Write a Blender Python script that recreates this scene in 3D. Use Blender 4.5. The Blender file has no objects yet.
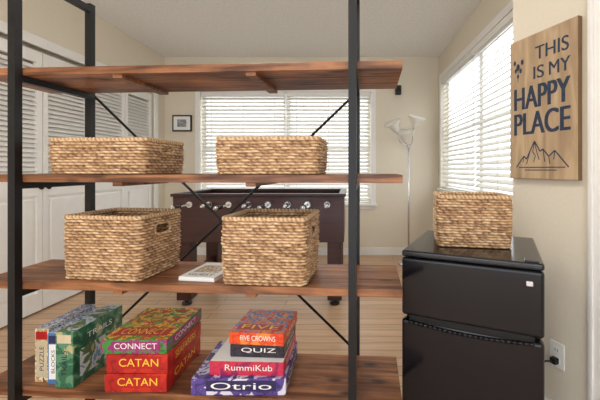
import bpy, bmesh, math, random
from mathutils import Matrix, Vector
random.seed(4)
scene = bpy.context.scene
H = 1.15

def lin(c):
    return tuple(((v/255.0)/12.92 if v/255.0 <= 0.04045 else (((v/255.0)+0.055)/1.055)**2.4) for v in c)+(1.0,)

# ---------------------------------------------------------------- materials
def mat(name, col, rough=0.6, metal=0.0, var=0.06, scale=12.0, bump=0.0, stretch=(1,1,1), spec=0.5):
    m = bpy.data.materials.new(name); m.use_nodes = True
    nt = m.node_tree; b = nt.nodes['Principled BSDF']
    b.inputs['Roughness'].default_value = rough
    b.inputs['Metallic'].default_value = metal
    b.inputs['Specular IOR Level'].default_value = spec
    tc = nt.nodes.new('ShaderNodeTexCoord'); mp = nt.nodes.new('ShaderNodeMapping')
    mp.inputs['Scale'].default_value = stretch
    nz = nt.nodes.new('ShaderNodeTexNoise'); nz.inputs['Scale'].default_value = scale; nz.inputs['Detail'].default_value = 4
    rp = nt.nodes.new('ShaderNodeValToRGB')
    c = lin(col)
    rp.color_ramp.elements[0].position = 0.3; rp.color_ramp.elements[1].position = 0.7
    rp.color_ramp.elements[0].color = tuple(max(0, v*(1-var*2)) for v in c[:3])+(1,)
    rp.color_ramp.elements[1].color = tuple(min(1, v*(1+var*2)) for v in c[:3])+(1,)
    nt.links.new(tc.outputs['Object'], mp.inputs[0]); nt.links.new(mp.outputs[0], nz.inputs['Vector'])
    nt.links.new(nz.outputs['Fac'], rp.inputs[0]); nt.links.new(rp.outputs[0], b.inputs['Base Color'])
    if bump:
        bp = nt.nodes.new('ShaderNodeBump'); bp.inputs['Strength'].default_value = bump; bp.inputs['Distance'].default_value = 0.01
        nt.links.new(nz.outputs['Fac'], bp.inputs['Height']); nt.links.new(bp.outputs[0], b.inputs['Normal'])
    return m

def art(name, cols, scale=14, rough=0.35):
    m = bpy.data.materials.new(name); m.use_nodes = True
    nt = m.node_tree; b = nt.nodes['Principled BSDF']; b.inputs['Roughness'].default_value = rough
    tc = nt.nodes.new('ShaderNodeTexCoord')
    nz = nt.nodes.new('ShaderNodeTexNoise'); nz.inputs['Scale'].default_value = scale*1.6; nz.inputs['Detail'].default_value = 3
    nz.inputs['Distortion'].default_value = 0.8
    rp = nt.nodes.new('ShaderNodeValToRGB'); rp.color_ramp.interpolation = 'CONSTANT'
    el = rp.color_ramp.elements
    n = len(cols)
    while len(el) < n: el.new(0.5)
    for i, c in enumerate(cols):
        el[i].position = 0.0 if i == 0 else 0.34+0.32*(i-0.5)/(n-1)
        el[i].color = lin(c)
    nt.links.new(tc.outputs['Object'], nz.inputs['Vector'])
    nt.links.new(nz.outputs['Fac'], rp.inputs[0]); nt.links.new(rp.outputs[0], b.inputs['Base Color'])
    return m

def wood(name, dark, light, stretch=(1.5, 18, 18), scale=2.0, rough=0.45, knots=False):
    m = bpy.data.materials.new(name); m.use_nodes = True
    nt = m.node_tree; b = nt.nodes['Principled BSDF']; b.inputs['Roughness'].default_value = rough
    tc = nt.nodes.new('ShaderNodeTexCoord'); mp = nt.nodes.new('ShaderNodeMapping'); mp.inputs['Scale'].default_value = stretch
    nz = nt.nodes.new('ShaderNodeTexNoise'); nz.inputs['Scale'].default_value = scale; nz.inputs['Detail'].default_value = 8; nz.inputs['Distortion'].default_value = 0.9
    rp = nt.nodes.new('ShaderNodeValToRGB')
    rp.color_ramp.elements[0].position = 0.34; rp.color_ramp.elements[1].position = 0.66
    rp.color_ramp.elements[0].color = lin(dark); rp.color_ramp.elements[1].color = lin(light)
    bp = nt.nodes.new('ShaderNodeBump'); bp.inputs['Strength'].default_value = 0.3; bp.inputs['Distance'].default_value = 0.004
    nt.links.new(tc.outputs['Object'], mp.inputs[0]); nt.links.new(mp.outputs[0], nz.inputs['Vector'])
    nt.links.new(nz.outputs['Fac'], rp.inputs[0])
    src = rp.outputs[0]
    if knots:
        n2 = nt.nodes.new('ShaderNodeTexNoise'); n2.inputs['Scale'].default_value = 5; n2.inputs['Detail'].default_value = 4
        r2 = nt.nodes.new('ShaderNodeValToRGB'); r2.color_ramp.elements[0].position = .38; r2.color_ramp.elements[1].position = .62
        r2.color_ramp.elements[0].color = (.54, .48, .44, 1); r2.color_ramp.elements[1].color = (1.0, 1.0, 1.0, 1)
        m2 = nt.nodes.new('ShaderNodeMixRGB'); m2.blend_type = 'MULTIPLY'; m2.inputs[0].default_value = 1
        nt.links.new(tc.outputs['Object'], n2.inputs['Vector']); nt.links.new(n2.outputs['Fac'], r2.inputs[0])
        nt.links.new(src, m2.inputs[1]); nt.links.new(r2.outputs[0], m2.inputs[2])
        mk = nt.nodes.new('ShaderNodeMapping'); mk.inputs['Scale'].default_value = (4, 9, 9)
        vo = nt.nodes.new('ShaderNodeTexVoronoi'); vo.inputs['Scale'].default_value = 1.3
        r3 = nt.nodes.new('ShaderNodeValToRGB'); r3.color_ramp.elements[0].position = .07; r3.color_ramp.elements[1].position = .22
        r3.color_ramp.elements[0].color = (.18, .12, .09, 1); r3.color_ramp.elements[1].color = (1, 1, 1, 1)
        m3 = nt.nodes.new('ShaderNodeMixRGB'); m3.blend_type = 'MULTIPLY'; m3.inputs[0].default_value = 1
        nt.links.new(tc.outputs['Object'], mk.inputs[0]); nt.links.new(mk.outputs[0], vo.inputs['Vector']); nt.links.new(vo.outputs['Distance'], r3.inputs[0])
        nt.links.new(m2.outputs[0], m3.inputs[1]); nt.links.new(r3.outputs[0], m3.inputs[2]); src = m3.outputs[0]
    nt.links.new(src, b.inputs['Base Color'])
    nt.links.new(nz.outputs['Fac'], bp.inputs['Height']); nt.links.new(bp.outputs[0], b.inputs['Normal'])
    return m

def floor_mat():
    m = bpy.data.materials.new('floor_planks'); m.use_nodes = True
    nt = m.node_tree; b = nt.nodes['Principled BSDF']; b.inputs['Roughness'].default_value = 0.38
    tc = nt.nodes.new('ShaderNodeTexCoord')
    br = nt.nodes.new('ShaderNodeTexBrick')
    br.inputs['Color1'].default_value = lin((218, 184, 150)); br.inputs['Color2'].default_value = lin((198, 162, 128))
    br.inputs['Mortar'].default_value = lin((138, 108, 82)); br.inputs['Scale'].default_value = 1.0
    br.inputs['Mortar Size'].default_value = 0.003; br.inputs['Brick Width'].default_value = 1.1; br.inputs['Row Height'].default_value = 0.09
    mp = nt.nodes.new('ShaderNodeMapping'); mp.inputs['Scale'].default_value = (1.5, 22, 1)
    nz = nt.nodes.new('ShaderNodeTexNoise'); nz.inputs['Scale'].default_value = 2; nz.inputs['Detail'].default_value = 6
    mx = nt.nodes.new('ShaderNodeMixRGB'); mx.blend_type = 'MULTIPLY'; mx.inputs[0].default_value = 0.5
    rp = nt.nodes.new('ShaderNodeValToRGB'); rp.color_ramp.elements[0].color = (0.6, 0.56, 0.52, 1); rp.color_ramp.elements[1].color = (1, 1, 1, 1)
    rp.color_ramp.elements[0].position = 0.3; rp.color_ramp.elements[1].position = 0.65
    nt.links.new(tc.outputs['Object'], br.inputs['Vector']); nt.links.new(tc.outputs['Object'], mp.inputs[0])
    nt.links.new(mp.outputs[0], nz.inputs['Vector']); nt.links.new(nz.outputs['Fac'], rp.inputs[0])
    nt.links.new(br.outputs['Color'], mx.inputs[1]); nt.links.new(rp.outputs[0], mx.inputs[2]); nt.links.new(mx.outputs[0], b.inputs['Base Color'])
    return m

def weave_mat():
    m = bpy.data.materials.new('water_hyacinth_weave'); m.use_nodes = True
    nt = m.node_tree; b = nt.nodes['Principled BSDF']; b.inputs['Roughness'].default_value = 0.6
    at = nt.nodes.new('ShaderNodeAttribute'); at.attribute_name = 'weave'  # random strand tone plus painted crevice shade
    tc = nt.nodes.new('ShaderNodeTexCoord')
    nz = nt.nodes.new('ShaderNodeTexNoise'); nz.inputs['Scale'].default_value = 110; nz.inputs['Detail'].default_value = 4
    ad = nt.nodes.new('ShaderNodeMath'); ad.operation = 'MULTIPLY_ADD'; ad.inputs[1].default_value = 0.55
    rp = nt.nodes.new('ShaderNodeValToRGB'); el = rp.color_ramp.elements
    el[0].position = 0.28; el[0].color = lin((92, 62, 40)); el[1].position = 1.0; el[1].color = lin((238, 212, 174))
    e = el.new(0.5); e.color = lin((172, 132, 94)); e = el.new(0.74); e.color = lin((208, 172, 132))
    bp = nt.nodes.new('ShaderNodeBump'); bp.inputs['Strength'].default_value = .6; bp.inputs['Distance'].default_value = .002
    nt.links.new(nz.outputs['Fac'], bp.inputs['Height']); nt.links.new(bp.outputs[0], b.inputs['Normal'])
    nt.links.new(tc.outputs['Object'], nz.inputs['Vector']); nt.links.new(nz.outputs['Fac'], ad.inputs[0]); nt.links.new(at.outputs['Fac'], ad.inputs[2])
    nt.links.new(ad.outputs[0], rp.inputs[0]); nt.links.new(rp.outputs[0], b.inputs['Base Color'])
    return m

def slat_mat(name, fac, col=(242, 240, 234)):
    m = bpy.data.materials.new(name); m.use_nodes = True
    nt = m.node_tree; b = nt.nodes['Principled BSDF']
    b.inputs['Base Color'].default_value = lin(col); b.inputs['Roughness'].default_value = 0.5
    tr = nt.nodes.new('ShaderNodeBsdfTranslucent'); tr.inputs['Color'].default_value = lin((250, 246, 236))
    mx = nt.nodes.new('ShaderNodeMixShader'); mx.inputs[0].default_value = fac
    out = nt.nodes['Material Output']
    nt.links.new(b.outputs[0], mx.inputs[1]); nt.links.new(tr.outputs[0], mx.inputs[2]); nt.links.new(mx.outputs[0], out.inputs[0])
    return m

M_wall = mat('wall_paint_cream', (226, 217, 199), 0.8, var=0.01, scale=60, bump=0.03)
M_ceil = mat('ceiling_paint', (242, 241, 239), 0.85, var=0.03, scale=40, bump=0.25)
M_trim = mat('white_trim_paint', (240, 239, 236), 0.45, var=0.01)
M_door = mat('door_white_paint', (240, 238, 234), 0.5, var=0.01)
M_closet = mat('closet_paint', (215, 208, 196), 0.8)
M_floor = floor_mat()
M_black = mat('black_steel', (22, 22, 25), 0.45, 0.3, var=0.05)
M_shelf = wood('stained_pine', (104, 60, 36), (188, 128, 84), knots=True)
M_weave = weave_mat()
M_slat = slat_mat('blind_slat_white', .08, (232, 229, 222))
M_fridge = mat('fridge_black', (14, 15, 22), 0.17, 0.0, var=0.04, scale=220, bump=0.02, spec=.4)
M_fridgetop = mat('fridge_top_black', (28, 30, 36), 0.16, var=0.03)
M_gasket = mat('door_gasket', (8, 8, 9), 0.7)
M_silver = mat('silver', (205, 205, 208), 0.25, 0.9, var=0.01)
M_foos = mat('foosball_mahogany', (62, 29, 28), 0.28, var=0.14, scale=4, stretch=(1, 8, 8))
M_foostrim = mat('foosball_trim', (42, 24, 25), 0.35)
M_green = mat('playfield_green', (50, 120, 70), 0.6)
M_shade = slat_mat('lamp_glass_white', .4, (250, 248, 244))
M_sign = wood('sign_board_tan', (162, 136, 106), (196, 170, 136), stretch=(10, 10, 1.5), scale=2, rough=0.7)
M_signedge = mat('sign_edge', (130, 102, 72), 0.8)
M_ink = mat('sign_ink', (44, 56, 76), 0.8, var=0.14, scale=60)
M_white = mat('print_white', (240, 240, 238), 0.4, var=0.01)
M_yel = mat('print_yellow', (248, 205, 60), 0.35, var=0.02)
M_red = mat('print_red', (176, 28, 32), 0.35, var=0.05)
M_dark = mat('print_dark', (28, 26, 34), 0.4)
M_navy = mat('print_navy', (40, 36, 84), 0.4)
M_mag = mat('print_magenta', (150, 40, 110), 0.4)
M_blu = mat('print_blue', (70, 120, 176), 0.4)
M_cardboard = mat('cardboard', (206, 190, 160), 0.7)
M_plastic = mat('plastic_white', (240, 240, 236), 0.35, var=0.01)

# ---------------------------------------------------------------- builder
class B:
    def __init__(s):
        s.bm = bmesh.new(); s.mats = []
    def mi(s, m):
        if m not in s.mats: s.mats.append(m)
        return s.mats.index(m)
    def box(s, a, b, m, M=None, bevel=0.0):
        i = s.mi(m)
        x0, y0, z0 = a; x1, y1, z1 = b
        r = bmesh.ops.create_cube(s.bm, size=1.0)
        vs = r['verts']
        T = Matrix.Translation(((x0+x1)/2, (y0+y1)/2, (z0+z1)/2)) @ Matrix.Diagonal((abs(x1-x0), abs(y1-y0), abs(z1-z0), 1))
        bmesh.ops.transform(s.bm, matrix=T, verts=vs)
        fs = set(f for v in vs for f in v.link_faces)
        for f in fs: f.material_index = i
        if bevel:
            es = list(set(e for v in vs for e in v.link_edges))
            r2 = bmesh.ops.bevel(s.bm, geom=es, offset=bevel, segments=3, affect='EDGES', profile=0.5)
            vs = list(set(v for f in r2['faces'] for v in f.verts) | set(v for v in vs if v.is_valid))
            for v in vs:
                for f in v.link_faces: f.material_index = i
        if M is not None: bmesh.ops.transform(s.bm, matrix=M, verts=vs)
        return vs
    def cyl(s, p0, p1, r0, m, r1=None, seg=16, smooth=True):
        i = s.mi(m); r1 = r0 if r1 is None else r1
        p0 = Vector(p0); p1 = Vector(p1); d = p1-p0
        r = bmesh.ops.create_cone(s.bm, cap_ends=True, segments=seg, radius1=r0, radius2=r1, depth=d.length)
        q = d.to_track_quat('Z', 'Y').to_matrix().to_4x4()
        vs = r['verts']
        bmesh.ops.transform(s.bm, matrix=Matrix.Translation((p0+p1)/2) @ q, verts=vs)
        for f in set(f for v in vs for f in v.link_faces):
            f.material_index = i; f.smooth = smooth and len(f.verts) == 4
    def lathe(s, prof, m, M=None, seg=28):
        i = s.mi(m); rings = []
        for (r, z) in prof:
            ring = []
            for k in range(seg):
                a = 2*math.pi*k/seg; p = Vector((r*math.cos(a), r*math.sin(a), z))
                if M is not None: p = M @ p
                ring.append(s.bm.verts.new(p))
            rings.append(ring)
        for j in range(len(rings)-1):
            for k in range(seg):
                f = s.bm.faces.new((rings[j][k], rings[j][(k+1) % seg], rings[j+1][(k+1) % seg], rings[j+1][k]))
                f.material_index = i; f.smooth = True
    def tube(s, pts, r, m, seg=10):
        for a, b in zip(pts[:-1], pts[1:]): s.cyl(a, b, r, m, seg=seg)
        for p in pts[1:-1]: s.ball(p, r, m, 10, 6)
    def ball(s, p, r, m, u=16, v=10, scale=(1, 1, 1)):
        i = s.mi(m)
        rr = bmesh.ops.create_uvsphere(s.bm, u_segments=u, v_segments=v, radius=r)
        bmesh.ops.transform(s.bm, matrix=Matrix.Translation(p) @ Matrix.Diagonal((*scale, 1)), verts=rr['verts'])
        for f in set(f for v_ in rr['verts'] for f in v_.link_faces): f.material_index = i; f.smooth = True
    def poly(s, pts, m):
        f = s.bm.faces.new([s.bm.verts.new(p) for p in pts]); f.material_index = s.mi(m)
    def text(s, body, w, h, M, m):
        cu = bpy.data.curves.new('t', 'FONT'); cu.body = body; cu.align_x = 'LEFT'
        ob = bpy.data.objects.new('t', cu); scene.collection.objects.link(ob)
        bpy.context.view_layer.update()
        dg = bpy.context.evaluated_depsgraph_get(); ev = ob.evaluated_get(dg); me = ev.to_mesh()
        co = [v.co.copy() for v in me.vertices]
        x0 = min(c.x for c in co); x1 = max(c.x for c in co); y0 = min(c.y for c in co); y1 = max(c.y for c in co)
        i = s.mi(m)
        nv = [s.bm.verts.new(M @ Vector(((c.x-x0)/(x1-x0)*w, (c.y-y0)/(y1-y0)*h, 0))) for c in co]
        for p in me.polygons:
            try:
                f = s.bm.faces.new([nv[k] for k in p.vertices]); f.material_index = i
            except ValueError: pass
        ev.to_mesh_clear(); bpy.data.objects.remove(ob); bpy.data.curves.remove(cu)
    def finish(s, name, loc=(0, 0, 0), rz=0.0, bevel=0.0):
        me = bpy.data.meshes.new(name); s.bm.to_mesh(me); s.bm.free()
        for m in s.mats: me.materials.append(m)
        ob = bpy.data.objects.new(name, me); scene.collection.objects.link(ob)
        ob.location = loc; ob.rotation_euler = (0, 0, rz)
        if bevel:
            md = ob.modifiers.new('bevel', 'BEVEL'); md.width = bevel; md.segments = 2; md.limit_method = 'ANGLE'
        return ob

def FR(x, y, z): return Matrix.Translation((x, y, z)) @ Matrix.Rotation(math.pi/2, 4, 'X')
def RT(x, y, z): return Matrix.Translation((x, y, z)) @ Matrix.Rotation(math.pi/2, 4, 'Z') @ Matrix.Rotation(math.pi/2, 4, 'X')
def TP(x, y, z): return Matrix.Translation((x, y, z))

# ---------------------------------------------------------------- room
XL, XR, YB, ZC, YN = -2.48, 1.18, 4.55, 2.65, -1.7
b = B(); b.box((XL-.6, YN-.1, -.1), (1.6, YB+.12, 0), M_floor); b.finish('floor')
b = B(); b.box((XL-.6, YN-.1, ZC), (1.6, YB+.12, ZC+.1), M_ceil); b.finish('ceiling')
bx0, bx1, bz0, bz1 = -2.0, 0.28, 0.68, 2.18
b = B()
b.box((XL-.1, YB, 0), (bx0, YB+.12, ZC), M_wall); b.box((bx1, YB, 0), (XR+.12, YB+.12, ZC), M_wall)
b.box((bx0, YB, 0), (bx1, YB+.12, bz0), M_wall); b.box((bx0, YB, bz1), (bx1, YB+.12, ZC), M_wall)
b.finish('wall_back')
ry0, ry1, rz0, rz1 = 2.15, 4.36, 0.90, 2.30
b = B()
b.box((XR, 1.86, 0), (XR+.12, ry0, ZC), M_wall); b.box((XR, ry1, 0), (XR+.12, YB, ZC), M_wall)
b.box((XR, ry0, 0), (XR+.12, ry1, rz0), M_wall); b.box((XR, ry0, rz1), (XR+.12, ry1, ZC), M_wall)
b.finish('wall_right')
SA = math.atan2(-.933, .359); SO = (0.85, 1.774, 0)
b = B(); b.box((0, 0, 0), (1.02, .10, ZC), M_wall); b.finish('wall_angled', SO, SA)
b = B(); b.box((.94, 1.80, 0), (XR+.12, 1.86, ZC), M_wall); b.finish('wall_return')
b = B(); b.box((1.21, YN, 0), (1.33, .86, ZC), M_wall); b.finish('wall_side')
b = B()
b.box((XL-.1, YN, 0), (XL, 1.22, ZC), M_wall); b.box((XL-.1, 1.22, 2.15), (XL, YB, ZC), M_wall); b.box((XL-.1, 4.30, 0), (XL, YB, 2.15), M_wall)
b.finish('wall_left')
b = B(); b.box((XL-.13, 1.1, 0), (XL-.10, YB, ZC), M_closet); b.finish('wall_closet')
b = B()
b.box((XL-.1, YN-.1, 0), (-2.2, YN, ZC), M_wall); b.box((.95, YN-.1, 0), (1.33, YN, ZC), M_wall); b.box((-2.2, YN-.1, 2.3), (.95, YN, ZC), M_wall)
b.finish('wall_front')
b = B()  # unseen window behind the camera, added to let in soft frontal fill
for x in (-2.2, -.66, .89): b.box((x, YN-.08, 0), (x+.06, YN-.02, 2.3), M_trim)
b.box((-2.2, YN-.08, 2.24), (.95, YN-.02, 2.3), M_trim); b.box((-2.2, YN-.08, 0), (.95, YN-.02, .05), M_trim)
b.finish('unseen_fill_window')
b = B(); b.box((XL, YB-.015, 0), (XR, YB, .10), M_trim); b.finish('baseboard_back', bevel=.003)
b = B(); b.box((XR-.015, 1.87, 0), (XR, YB-.016, .10), M_trim); b.finish('baseboard_right', bevel=.003)
b = B(); b.box((0, -.012, 0), (.39, 0, .09), M_trim); b.finish('baseboard_angled', SO, SA, bevel=.003)
b = B(); b.box((.398, -.022, 0), (.475, 0, 2.1), M_trim); b.box((.41, -.030, 0), (.425, -.022, 2.1), M_trim); b.finish('trim_1', SO, SA, bevel=.003)
b = B(); b.box((.478, -.012, 0.01), (1.0, 0, 2.08), M_door)
for z0, z1 in ((.15, .95), (1.08, 1.95)): b.box((.56, -.02, z0), (.92, -.012, z1), M_door)
b.finish('door_7', SO, SA, bevel=.003)

def window(name, w, z0, z1, n, loc, rz, tilt, pitch):
    b = B(); c = .065
    for a0, a1, c0, c1 in ((-c, 0, z0-c, z1+c), (w, w+c, z0-c, z1+c), (0, w, z1, z1+c), (0, w, z0-c, z0)):
        b.box((a0, -.018, c0), (a1, 0.0, c1), M_trim)
    b.box((-c-.02, -.05, z0-.02), (w+c+.02, -.018, z0+.005), M_trim)
    pw = w/n
    for k in range(n):
        a = k*pw
        for q in ((a, a+.045, z0, z1), (a+pw-.045, a+pw, z0, z1), (a+.045, a+pw-.045, z0, z0+.05), (a+.045, a+pw-.045, z1-.05, z1), (a+.045, a+pw-.045, (z0+z1)/2-.02, (z0+z1)/2+.02)):
            b.box((q[0], .075, q[2]), (q[1], .11, q[3]), M_trim)
    b.finish(name, loc, rz)
    for k in range(n):
        bb = B(); a = k*pw+.012; e = (k+1)*pw-.012
        bb.box((a, -.012, z1-.06), (e, .04, z1-.004), M_trim)
        zz = z1-.085
        while zz > z0+.05:
            M = Matrix.Translation((0, .022, zz)) @ Matrix.Rotation(math.radians(tilt), 4, 'X')
            bb.box((a, -.025, -.0014), (e, .025, .0014), M_slat, M)
            zz -= pitch
        bb.box((a, .004, z0+.012), (e, .04, z0+.032), M_trim)
        for t in (.12, .5, .88):
            x = a+(e-a)*t
            bb.box((x-.004, -.006, z0+.03), (x+.004, -.004, z1-.05), M_trim)
        bb.cyl((a+.06, -.02, z1-.06), (a+.06, -.02, z1-.75), .004, M_trim, seg=8)
        bb.finish('window_blind', loc, rz)

window('window_1', bx1-bx0, bz0, bz1, 2, (bx0, YB, 0), 0, 54, .050)
window('window_2', ry1-ry0, rz0, rz1, 2, (XR, ry1, 0), -math.pi/2, 48, .053)

def louver_door(name, y0, y1, knob):
    b = B(); X0, X1 = XL-.045, XL-.012; s = .045; zt = 2.09
    def bx(a0, a1, z0, z1, x0=X0, x1=X1): b.box((x0, a0, z0), (x1, a1, z1), M_door)
    bx(y0, y0+s, .015, zt); bx(y1-s, y1, .015, zt)
    bx(y0+s, y1-s, .015, .16); bx(y0+s, y1-s, .93, 1.06); bx(y0+s, y1-s, zt-.09, zt)
    z = 1.075
    while z < zt-.10:
        M = Matrix.Translation((XL-.028, 0, z)) @ Matrix.Rotation(math.radians(52), 4, 'Y')
        b.box((-.021, y0+s, -.003), (.021, y1-s, .003), M_door, M)
        z += .037
    bx(y0+s, y1-s, .16, .93, X0+.005, X1-.016)
    b.box((X0+.01, y0+s+.03, .19), (X1-.003, y1-s-.03, .90), M_door, bevel=.006)
    if knob:
        yk = y1-.03 if knob > 0 else y0+.03
        b.cyl((X1, yk, 1.0), (X1+.015, yk, 1.0), .006, M_black); b.ball((X1+.022, yk, 1.0), .016, M_black)
    b.finish(name, bevel=.0)
ys = [1.24+.506*i for i in range(7)]
for i in range(6): louver_door('door_%d' % (i+1), ys[i]+.004, ys[i+1]-.004, 1 if i % 2 == 0 else -1)
b = B()
b.box((XL, 1.15, 0), (XL+.018, 1.225, 2.20), M_trim); b.box((XL, 4.295, 0), (XL+.018, 4.37, 2.20), M_trim); b.box((XL, 1.225, 2.12), (XL+.018, 4.295, 2.20), M_trim)
b.finish('trim_2', bevel=.003)

# ---------------------------------------------------------------- shelving unit
R = math.radians(-3.5)
SHO = (.0085, 1.15, 0)
L, D = 1.217, .328; P = .0135
TOPS = [1.520, 1.130, .740, .350]; TH = .028
b = B()
for x in (-L, 0):
    for y in (0, D): b.box((x-P, y-P, 0), (x+P, y+P, 1.90), M_black)
    for t in TOPS: b.box((x-P, P, t-TH-.024), (x+P, D-P, t-TH), M_black)
    b.box((x-P, P, 1.862), (x+P, D-P, 1.888), M_black)
    b.box((x-P, P, .04), (x+P, D-P, .065), M_black)
yb = D+P+.006
b.cyl((-L, yb, 1.49), (0, yb, .345), .006, M_black, seg=8)
b.cyl((0, yb+.012, 1.49), (-L, yb+.012, .345), .006, M_black, seg=8)
b.cyl((-L/2, yb-.004, .9175), (-L/2, yb+.018, .9175), .014, M_black)
for t in TOPS:
    n = 3; w = (D-2*P-.004)/n
    for k in range(n):
        y0 = P+.002+k*w
        b.box((-L-.17, y0+.0008, t-TH), (.17, y0+w-.0008, t), M_shelf, bevel=.002)
    for x in (-.85, -.36):
        b.box((x-.018, P+.01, t-TH-.014), (x+.018, D-P-.01, t-TH), M_shelf)
b.finish('shelving_unit', SHO, R)

# ---------------------------------------------------------------- baskets
def basket(name, w, d, h, loc, rot, taper=.975, holes=True):
    bm = bmesh.new(); r = .022
    lay = bm.verts.layers.float_color.new('weave')
    hw, hd = w/2, d/2
    sx, sy = w-2*r, d-2*r; qa = math.pi*r/2
    Pm = 2*sx+2*sy+4*qa
    def pos(s):
        s %= Pm
        for (ln, kind, data) in ((sx, 'l', ((-hw+r, -hd), (1, 0), (0, -1))), (qa, 'a', ((hw-r, -hd+r), -90)),
                                 (sy, 'l', ((hw, -hd+r), (0, 1), (1, 0))), (qa, 'a', ((hw-r, hd-r), 0)),
                                 (sx, 'l', ((hw-r, hd), (-1, 0), (0, 1))), (qa, 'a', ((-hw+r, hd-r), 90)),
                                 (sy, 'l', ((-hw, hd-r), (0, -1), (-1, 0))), (qa, 'a', ((-hw+r, -hd+r), 180))):
            if s <= ln+1e-9:
                if kind == 'l':
                    o, dd, n = data; return (o[0]+dd[0]*s, o[1]+dd[1]*s), n
                o, a0 = data; a = math.radians(a0)+s/r
                return (o[0]+r*math.cos(a), o[1]+r*math.sin(a)), (math.cos(a), math.sin(a))
            s -= ln
        return (-hw+r, -hd), (0, -1)
    nseg = 2*round(Pm/.030/2); ns = nseg*6; rowh = .0105; nr = round(h/rowh); nv = nr*4
    rnd = {}; jit = [random.uniform(-.25, .25) for _ in range(nr+1)]
    def shell(sign, inset):
        g = []
        for j in range(nv+1):
            z = h*j/nv; k = taper+(1-taper)*(z/h); row = j/4.0; ri = min(int(row), nr-1); ring = []
            for i in range(ns):
                s = Pm*i/ns; (x, y), n = pos(s)
                fl = i/6.0 + .5*(ri % 2) + jit[ri] + .5*(row-ri)
                key = (ri, int(math.floor(fl+.5)) % nseg, sign)
                if key not in rnd: rnd[key] = random.random()
                f = (.5+.5*math.cos(2*math.pi*fl)); e = abs(math.sin(math.pi*row))**.6
                off = sign*(-.002+(.004+.0035*rnd[key])*f*e+.0012*e)+inset
                bow = .004*math.sin(math.pi*z/h)
                v = bm.verts.new((x*k+n[0]*(off+bow), y*k+n[1]*(off+bow), z+(.003*(rnd[key]-.5) if 0 < j < nv else 0)))
                v[lay] = (0.02+.30*f*e+.50*rnd[key]*e,)*3+(1,)  # crevices between strands darkened like occlusion, on top of random strand tone
                ring.append(v)
            g.append(ring)
        for j in range(nv):
            for i in range(ns):
                i2 = (i+1) % ns; vs = [g[j][i], g[j][i2], g[j+1][i2], g[j+1][i]]
                if holes:
                    cx = sum(v.co.x for v in vs)/4; cy = sum(v.co.y for v in vs)/4; cz = sum(v.co.z for v in vs)/4
                    if abs(cx) > hw*.8 and (abs(cy)/.042)**4+((cz-hz)/hh)**4 < 1: continue
                if sign < 0: vs.reverse()
                f = bm.faces.new(vs); f.smooth = True
    hz = h*.76; hh = min(.018, h*.1)
    shell(1, 0); shell(-1, -.008)
    for z in (.002, .008):
        vs = []
        for i in range(0, ns, 2):
            (x, y), n = pos(Pm*i/ns); v = bm.verts.new((x*taper*.99, y*taper*.99, z)); v[lay] = (.3, .3, .3, 1); vs.append(v)
        bm.faces.new(vs)
    def braid(path, rad, amp=.2, per=4):
        m = len(path); rings = []
        for i, (p, t) in enumerate(path):
            t = t.normalized(); up = Vector((0, 0, 1)) if abs(t.z) < .9 else Vector((1, 0, 0))
            a = t.cross(up).normalized(); c = a.cross(t).normalized(); ring = []
            for q in range(8):
                an = 2*math.pi*q/8; rr = rad*(1+amp*math.cos(2*math.pi*i/per+an*1.0))
                v = bm.verts.new(p+a*rr*math.cos(an)+c*rr*math.sin(an)); sh = .2+.5*(.5+.5*math.cos(2*math.pi*i/per+an))  # twist grooves coloured darker too, as painted crevice shade
                v[lay] = (sh, sh, sh, 1); ring.append(v)
            rings.append(ring)
        for i in range(m):
            A = rings[i]; C = rings[(i+1) % m]
            for q in range(8):
                f = bm.faces.new((A[q], A[(q+1) % 8], C[(q+1) % 8], C[q])); f.smooth = True
    nb = nseg*4*2
    path = []
    for i in range(nb):
        (x, y), n = pos(Pm*i/nb); path.append((Vector((x-n[0]*.003, y-n[1]*.003, h-.001)), Vector((-n[1], n[0], 0))))
    braid(path, .0075)
    if holes:
        for sg in (-1, 1):
            kx = taper+(1-taper)*(hz/h); X = sg*(hw*kx-.002+.003); path = []
            for i in range(36):
                a = 2*math.pi*i/36; ca, sa = math.cos(a), math.sin(a)
                y = .044*math.copysign(abs(ca)**.5, ca); z = hz+(hh+.003)*math.copysign(abs(sa)**.5, sa)
                path.append((Vector((X, y, z)), Vector((0, -sa, ca+1e-4))))
            braid(path, .0042, amp=.1)
    me = bpy.data.meshes.new(name); bm.to_mesh(me); bm.free(); me.materials.append(M_weave)
    ob = bpy.data.objects.new(name, me); scene.collection.objects.link(ob)
    ob.location = loc; ob.rotation_euler = (0, 0, math.radians(rot)); return ob

def place_basket(fl, w, d, h, z, rot):
    a = math.radians(rot); wx = Vector((math.cos(a), math.sin(a))); dy = Vector((-math.sin(a), math.cos(a)))
    c = Vector(fl)+wx*w/2+dy*d/2
    basket('wicker_basket', w, d, h, (c.x, c.y, z), rot)

place_basket((-1.114, 1.25), .376, .262, .128, 1.131, -4)
place_basket((-.478, 1.200), .370, .262, .128, 1.131, -2.5)
place_basket((-1.068, 1.262), .312, .250, .232, .741, -7)
place_basket((-.456, 1.200), .304, .258, .234, .741, -5)
place_basket((.356, 1.383), .288, .22, .204, .8345, -10)

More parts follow.
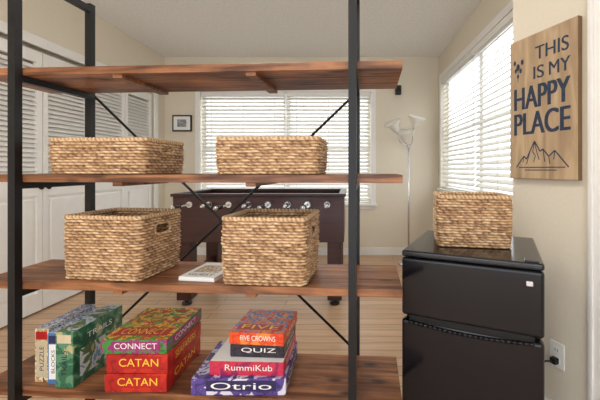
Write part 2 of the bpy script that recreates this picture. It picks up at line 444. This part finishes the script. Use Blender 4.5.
# ---------------------------------------------------------------- mini fridge
FA = math.atan2(-.413, .911); W, FD, FH = .489, .482, .833
b = B()
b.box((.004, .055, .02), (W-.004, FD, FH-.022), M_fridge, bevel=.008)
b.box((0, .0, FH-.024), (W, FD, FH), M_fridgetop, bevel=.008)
b.box((.012, .045, .03), (W-.012, .057, FH-.03), M_gasket)
def fdoor(z0, z1):
    b.box((0, 0, z0), (W, .046, z1), M_fridge, bevel=.011)
fdoor(.582, FH-.027); fdoor(.045, .566)
n = 24; pts = []
for k in range(n+1):
    t = k/n; pts.append((.03+(W-.06)*t, -.004, .566-.004-.012*math.sin(math.pi*t)))
b.tube(pts, .0065, M_fridge, 12)
b.box((.03, .002, .563), (W-.03, .04, .585), M_gasket)
b.box((W-.055, -.002, .755), (W-.035, .001, .771), M_silver, bevel=.0006)
b.box((.01, .005, .012), (W-.01, .05, .043), M_gasket)
for x in (.04, W-.04):
    for y in (.06, FD-.05): b.cyl((x, y, 0), (x, y, .022), .018, M_gasket)
b.box((W-.06, .01, FH), (W-.015, .05, FH+.006), M_fridgetop, bevel=.002)
b.finish('mini_fridge', (.2015, 1.33, 0), FA)

# ---------------------------------------------------------------- sign
b = B(); SW, SH = .352, .690
b.box((0, -.03, 0), (SW, 0, SH), M_sign, bevel=.002)
b.box((-.001, -.026, -.001), (SW+.001, -.002, SH+.001), M_signedge)
y = -.0308
def stext(t, w, h, x, z, bold=0.0):
    for k, o in enumerate((0,) if not bold else (0, bold, -bold)):
        b.text(t, w, h, FR(x+o, y-.0001*k, z), M_ink)
stext('THIS', .165, .064, .150, .562, .0012)
stext('IS', .055, .060, .140, .474, .0012); stext('MY', .100, .060, .222, .474, .0012)
stext('HAPPY', .290, .108, .030, .340, .004)
stext('PLACE', .290, .108, .030, .214, .004)
def line(p, q, t=.0022):
    p = Vector(p); q = Vector(q); n = (q-p).normalized(); n = Vector((-n.y, n.x))*t
    b.poly([(a.x, y, a.y) for a in (p-n, q-n, q+n, p+n)], M_ink)
peaks = [(.04, .055), (.085, .11), (.10, .095), (.145, .180), (.175, .13), (.19, .14), (.22, .105), (.25, .13), (.315, .055)]
for p, q in zip(peaks[:-1], peaks[1:]): line(p, q, .003)
for p, q in (((.145, .175), (.135, .13)), ((.135, .13), (.15, .11)), ((.15, .11), (.14, .08)), ((.145, .175), (.16, .12)), ((.16, .12), (.17, .09)), ((.085, .11), (.08, .08)), ((.25, .13), (.245, .09)), ((.12, .13), (.10, .07)), ((.19, .14), (.20, .08)), ((.22, .105), (.225, .07)), ((.055, .055), (.30, .055)), ((.09, .042), (.26, .042))): line(p, q)
for cx, cz, r in ((.05, .555, .018), (.075, .575, .014), (.030, .58, .013), (.065, .535, .013), (.05, .51, .011), (.036, .54, .012)):
    b.poly([(cx+r*.6*math.cos(a*math.pi/5), y, cz+r*math.sin(a*math.pi/5)) for a in range(10)], M_ink)
line((.05, .48), (.05, .57), .0018)
b.finish('wall_sign', (SO[0]+.359*.012-.933*.001, SO[1]-.933*.012-.359*.001, 1.103), SA)

b = B(); b.box((-.035, -.006, -.057), (.035, 0, .057), M_plastic, bevel=.002)
for z in (-.022, .022):
    b.box((-.016, -.008, z-.014), (.016, -.005, z+.014), M_plastic, bevel=.001)
    for x in (-.006, .006): b.box((x-.001, -.0085, z-.005), (x+.001, -.0078, z+.005), M_gasket)
b.box((-.014, -.034, -.036), (.014, -.008, -.010), M_gasket, bevel=.003)
b.tube([(0, -.03, -.024), (-.02, -.05, -.03), (-.05, -.055, -.06), (-.07, -.05, -.12), (-.075, -.045, -.22), (-.075, -.04, -.29)], .004, M_gasket)
s = (1.774-1.54)/.933
b.finish('wall_outlet', (SO[0]+.359*s, SO[1]-.933*s, .31), SA)

# ---------------------------------------------------------------- foosball table
b = B(); x0, x1, y0, y1 = -1.47, -.05, 2.82, 3.56
z0, z1 = .54, .92
b.box((x0, y0, z0), (x1, y0+.03, z1), M_foos, bevel=.004); b.box((x0, y1-.03, z0), (x1, y1, z1), M_foos, bevel=.004)
b.box((x0, y0+.03, z0), (x0+.03, y1-.03, z1), M_foos); b.box((x1-.03, y0+.03, z0), (x1, y1-.03, z1), M_foos)
b.box((x0+.03, y0+.03, .74), (x1-.03, y1-.03, .75), M_green); b.box((x0+.03, y0+.03, z0), (x1-.03, y1-.03, z0+.02), M_foos)
for q in ((x0-.015, y0-.015, x1+.015, y0+.045), (x0-.015, y1-.045, x1+.015, y1+.015), (x0-.015, y0+.045, x0+.045, y1-.045), (x1-.045, y0+.045, x1+.015, y1-.045)):
    b.box((q[0], q[1], z1), (q[2], q[3], z1+.025), M_foostrim, bevel=.004)
for x in (x0+.02, x1-.14):
    for y in (y0+.02, y1-.14):
        b.box((x, y, .05), (x+.12, y+.12, z0), M_foos, bevel=.006)
        b.cyl((x+.06, y+.06, 0), (x+.06, y+.06, .02), .04, M_foostrim); b.cyl((x+.06, y+.06, .02), (x+.06, y+.06, .06), .015, M_silver)
b.box((x0+.08, y0+.07, .20), (x0+.1, y1-.07, .28), M_foos); b.box((x1-.1, y0+.07, .20), (x1-.08, y1-.07, .28), M_foos)
for k in range(8):
    x = x0+.14+k*(x1-x0-.28)/7; front = k % 2 == 0
    b.cyl((x, y0-.16, .855), (x, y1+.14, .855), .008, M_silver, seg=10)
    hy = y0-.28 if front else y0-.12
    b.cyl((x, hy, .855), (x, y0-.03 if not front else y0-.17, .855), .017, M_foostrim, seg=12); b.ball((x, hy, .855), .019, M_silver)
    b.cyl((x, y0-.012, .855), (x, y0, .855), .026, M_silver, seg=14)
    for t in (.25, .5, .75):
        yy = y0+(y1-y0)*t
        b.box((x-.012, yy-.016, .765), (x+.012, yy+.016, .885), M_red if front else M_dark, bevel=.004); b.ball((x, yy, .895), .013, M_cardboard)
b.finish('foosball_table')

# ---------------------------------------------------------------- floor lamp
b = B(); lx, ly = .71, 4.12
b.lathe([(0, 0), (.13, 0), (.135, .012), (.12, .025), (.03, .035), (.012, .05), (0, .05)], M_silver, Matrix.Translation((lx, ly, 0)))
b.cyl((lx, ly, .03), (lx, ly, 1.42), .011, M_silver)
b.ball((lx, ly, 1.42), .02, M_silver)
for (dx, dy, zt, tx) in ((-.15, -.03, 1.60, -.5), (.05, -.06, 1.65, .25), (-.04, .08, 1.50, -.1)):
    e = Vector((lx+dx, ly+dy, zt)); mid = Vector((lx+dx*.7, ly+dy*.7, 1.47))
    b.tube([(lx, ly, 1.42), mid, e], .006, M_silver, 8)
    Mx = Matrix.Translation(e) @ Matrix.Rotation(tx, 4, 'Y') @ Matrix.Rotation(.35, 4, 'X')
    b.lathe([(0, -.01), (.03, -.005), (.04, .02), (.05, .05), (.07, .085), (.11, .125), (.107, .128), (.066, .09), (.045, .055), (.03, .02), (0, .01)], M_shade, Mx)
    b.ball(Mx @ Vector((0, 0, .05)), .028, M_white)
b.finish('floor_lamp')

b = B()
b.box((-2.37, YB-.02, 1.65), (-2.11, YB, 1.87), M_dark, bevel=.003); b.box((-2.35, YB-.022, 1.67), (-2.13, YB-.019, 1.85), M_white)
b.box((-2.30, YB-.0235, 1.71), (-2.18, YB-.0225, 1.81), mat('photo_grey', (150, 155, 160), .5, var=.25, scale=25))
b.finish('picture_frame')
b = B(); b.box((.60, YB-.06, 2.14), (.68, YB, 2.26), M_dark, bevel=.008); b.cyl((.64, YB-.062, 2.20), (.64, YB-.058, 2.20), .025, M_gasket); b.finish('wall_speaker')

# ---------------------------------------------------------------- board games
def game(x, y, z, w, d, h, side, top, rot=0, label=None, lc=None, rlabel=None, tlabel=None, panel=None, tpanel=None, tlc=None):
    b = B()
    b.box((.001, .001, 0), (w-.001, d-.001, h*.5), side, bevel=.001)
    b.box((0, 0, h*.14), (w, d, h), side, bevel=.0012)
    b.box((.002, .002, h), (w-.002, d-.002, h+.0006), top)
    lc = lc or M_white
    if panel:
        b.box((w*.16, -.0006, h*.26), (w*.90, .001, h*.90), panel)
        b.box((w-.001, d*.14, h*.26), (w+.0006, d*.86, h*.90), panel)
    if tpanel: b.box((w*.08, d*.12, h), (w*.92, d*.34, h+.001), tpanel)
    if label: b.text(label, w*.64, h*.42, FR(w*.21, -.0010, h*.37), lc)
    if rlabel: b.text(rlabel, d*.6, h*.4, RT(w+.0010, d*.2, h*.37), lc)
    if tlabel: b.text(tlabel, w*.68, d*.15, TP(w*.16, d*.155, h+.0014), tlc or lc)
    return b.finish('board_game_box', (x, y, z), math.radians(rot))

Z4 = .3505
A_cat = art('red_orange_side', [(140, 20, 22), (178, 28, 26), (200, 50, 30)], 14)
A_con = art('green_game_side', [(40, 110, 50), (60, 140, 60), (150, 40, 120), (60, 150, 70)], 18)
A_contop = art('game_top_fruit', [(190, 30, 35), (50, 140, 60), (235, 190, 60), (200, 40, 40), (90, 160, 60)], 16)
A_pur = art('purple_side', [(60, 50, 110), (90, 70, 150), (225, 220, 235)], 16)
A_purtop = art('purple_top', [(60, 46, 110), (96, 78, 158), (200, 200, 225), (60, 60, 110)], 14)
A_rum = art('pink_side', [(190, 40, 70), (205, 50, 80), (150, 30, 90)], 22)
A_orangetop = art('orange_top', [(215, 60, 30), (235, 110, 40), (60, 120, 180), (235, 150, 60), (215, 50, 35)], 18)
A_org = art('orange_side', [(215, 60, 30), (228, 86, 36), (240, 140, 60)], 20)
A_dk = art('dark_side', [(30, 26, 40), (50, 44, 60), (34, 30, 46)], 20)
A_blue = art('blue_pattern', [(240, 240, 238), (60, 110, 180), (235, 235, 235), (120, 150, 190), (60, 100, 90)], 26)
A_tan = art('tan_spine', [(225, 205, 160), (190, 150, 100), (235, 225, 195), (120, 80, 50)], 30)
A_gr = art('green_cover', [(30, 84, 64), (44, 104, 78), (90, 140, 110), (180, 176, 130)], 12)
A_sky = art('landscape_cover', [(120, 160, 190), (200, 215, 220), (90, 120, 80), (180, 170, 130)], 10)

game(-.878, 1.216, Z4, .222, .275, .066, A_cat, A_cat, label='CATAN', lc=M_yel, rlabel='CATAN', panel=M_red)
game(-.874, 1.219, Z4+.067, .220, .272, .066, A_cat, A_cat, label='CATAN', lc=M_yel, rlabel='SEAFARERS', panel=M_red)
game(-.898, 1.222, Z4+.134, .240, .285, .050, A_con, A_contop, label='CONNECT', lc=M_white, rlabel='CONNECT', tlabel='CONNECT', panel=M_mag, tpanel=M_red, tlc=M_yel)
game(-.562, 1.200, Z4, .335, .265, .058, A_pur, A_purtop, label='Otrio', rlabel='Otrio', panel=M_navy)
game(-.505, 1.222, Z4+.059, .268, .225, .050, A_rum, M_white, rot=-2, label='RummiKub', rlabel='RummiKub')
game(-.440, 1.248, Z4+.110, .200, .200, .045, A_dk, A_dk, rot=-3, label='QUIZ', rlabel='TRIVIA')
game(-.445, 1.250, Z4+.156, .205, .205, .044, A_org, A_orangetop, rot=-5, label='FIVE CROWNS', rlabel='CARDS', tlabel='FIVE', tpanel=M_red, tlc=M_yel)

def upright(x, y, w, d, h, spine, cover, label, top, rot=0, band=None, pic=None, strip=None):
    b = B()
    b.box((0, 0, 0), (w, d, h), spine, bevel=.0012)
    b.box((w, .003, .003), (w+.0006, d-.003, h-.003), cover)
    b.box((.002, .002, h), (w-.002, d-.002, h+.0006), top)
    if strip: b.box((w*.12, -.0006, h*.1), (w*.88, 0, h*.78), strip)
    M = Matrix.Translation((w*.66, -.0010, h*.22)) @ Matrix.Rotation(math.pi/2, 4, 'X') @ Matrix.Rotation(math.pi/2, 4, 'Z')
    b.text(label, h*.45, w*.30, M, M_dark)
    b.box((w*.1, -.0008, h*.8), (w*.9, 0, h*.95), band or M_yel)
    if pic:
        b.box((w, d*.12, h*.12), (w+.0010, d*.88, h*.62), pic)
    b.text(label, d*.5, h*.10, RT(w+.0014, d*.25, h*.75), M_white)
    b.finish('board_game_box', (x, y, Z4), math.radians(rot))
upright(-1.182, 1.275, .052, .235, .200, A_tan, A_blue, 'PUZZLE', A_blue, band=M_red, strip=M_cardboard)
upright(-1.122, 1.262, .040, .235, .190, M_blu, A_blue, 'BLOCKS', A_blue, band=M_navy, strip=M_white)
upright(-1.074, 1.240, .066, .250, .205, A_gr, A_gr, 'TRAILS', A_sky, rot=-3, band=M_cardboard, pic=A_sky)

b = B(); b.box((.001, .001, .0012), (.139, .189, .0135), M_white); b.box((0, 0, 0), (.14, .19, .0012), M_white); b.box((0, 0, .0135), (.14, .19, .0147), M_white)
b.box((0, 0, 0), (.0015, .19, .0147), M_white)
b.box((.02, .06, .0147), (.12, .15, .0151), art('book_cover', [(200, 170, 130), (150, 110, 80), (225, 210, 180), (120, 90, 70)], 40))
b.text('GUEST', .1, .022, TP(.02, .022, .0153), M_dark)
b.finish('paperback_book', (-.630, 1.25, .7405), math.radians(-8))

# ---------------------------------------------------------------- lights
w = bpy.data.worlds.new('World'); scene.world = w; w.use_nodes = True
bg = w.node_tree.nodes['Background']; bg.inputs[0].default_value = (0.91, 0.96, 1.0, 1); bg.inputs[1].default_value = 3.0
def portal(name, loc, rot, sx, sy):
    l = bpy.data.lights.new(name, 'AREA'); l.shape = 'RECTANGLE'; l.size = sx; l.size_y = sy; l.cycles.is_portal = True
    o = bpy.data.objects.new(name, l); o.location = loc; o.rotation_euler = rot; scene.collection.objects.link(o)
portal('portal_front', (-.62, YN-.12, 1.15), (math.pi/2, 0, math.pi), 3.15, 2.3)
portal('portal_back', ((bx0+bx1)/2, YB+.14, (bz0+bz1)/2), (-math.pi/2, 0, math.pi), bx1-bx0, bz1-bz0)
portal('portal_right', (XR+.14, (ry0+ry1)/2, (rz0+rz1)/2), (math.pi/2, 0, math.pi/2), ry1-ry0, rz1-rz0)
def fill_dome(x, y, e):  # out-of-view glowing ceiling dome, added to fill the room with light
    b = B()
    b.lathe([(0, 0), (.20, 0), (.205, -.02), (.18, -.022), (0, -.022)], M_silver, Matrix.Translation((x, y, ZC)))
    m = bpy.data.materials.new('fill_glow'); m.use_nodes = True
    p = m.node_tree.nodes['Principled BSDF']; p.inputs['Emission Color'].default_value = (1, .94, .86, 1); p.inputs['Emission Strength'].default_value = e
    b.lathe([(.18, -.022), (.17, -.05), (.12, -.08), (0, -.095)], m, Matrix.Translation((x, y, ZC)))
    b.finish('added_fill_lamp')
fill_dome(-.6, -.5, 46); fill_dome(-.6, 1.6, 44)

cam = bpy.data.cameras.new('Camera'); co = bpy.data.objects.new('Camera', cam); scene.collection.objects.link(co)
co.location = (0, 0, H); co.rotation_euler = (math.pi/2, 0, 0)
cam.sensor_width = 36; cam.lens = 20.4; cam.shift_x = -50/600; cam.shift_y = -31/600; cam.clip_start = .02
scene.camera = co
scene.view_settings.view_transform = 'Standard'
scene.view_settings.exposure = 0.14
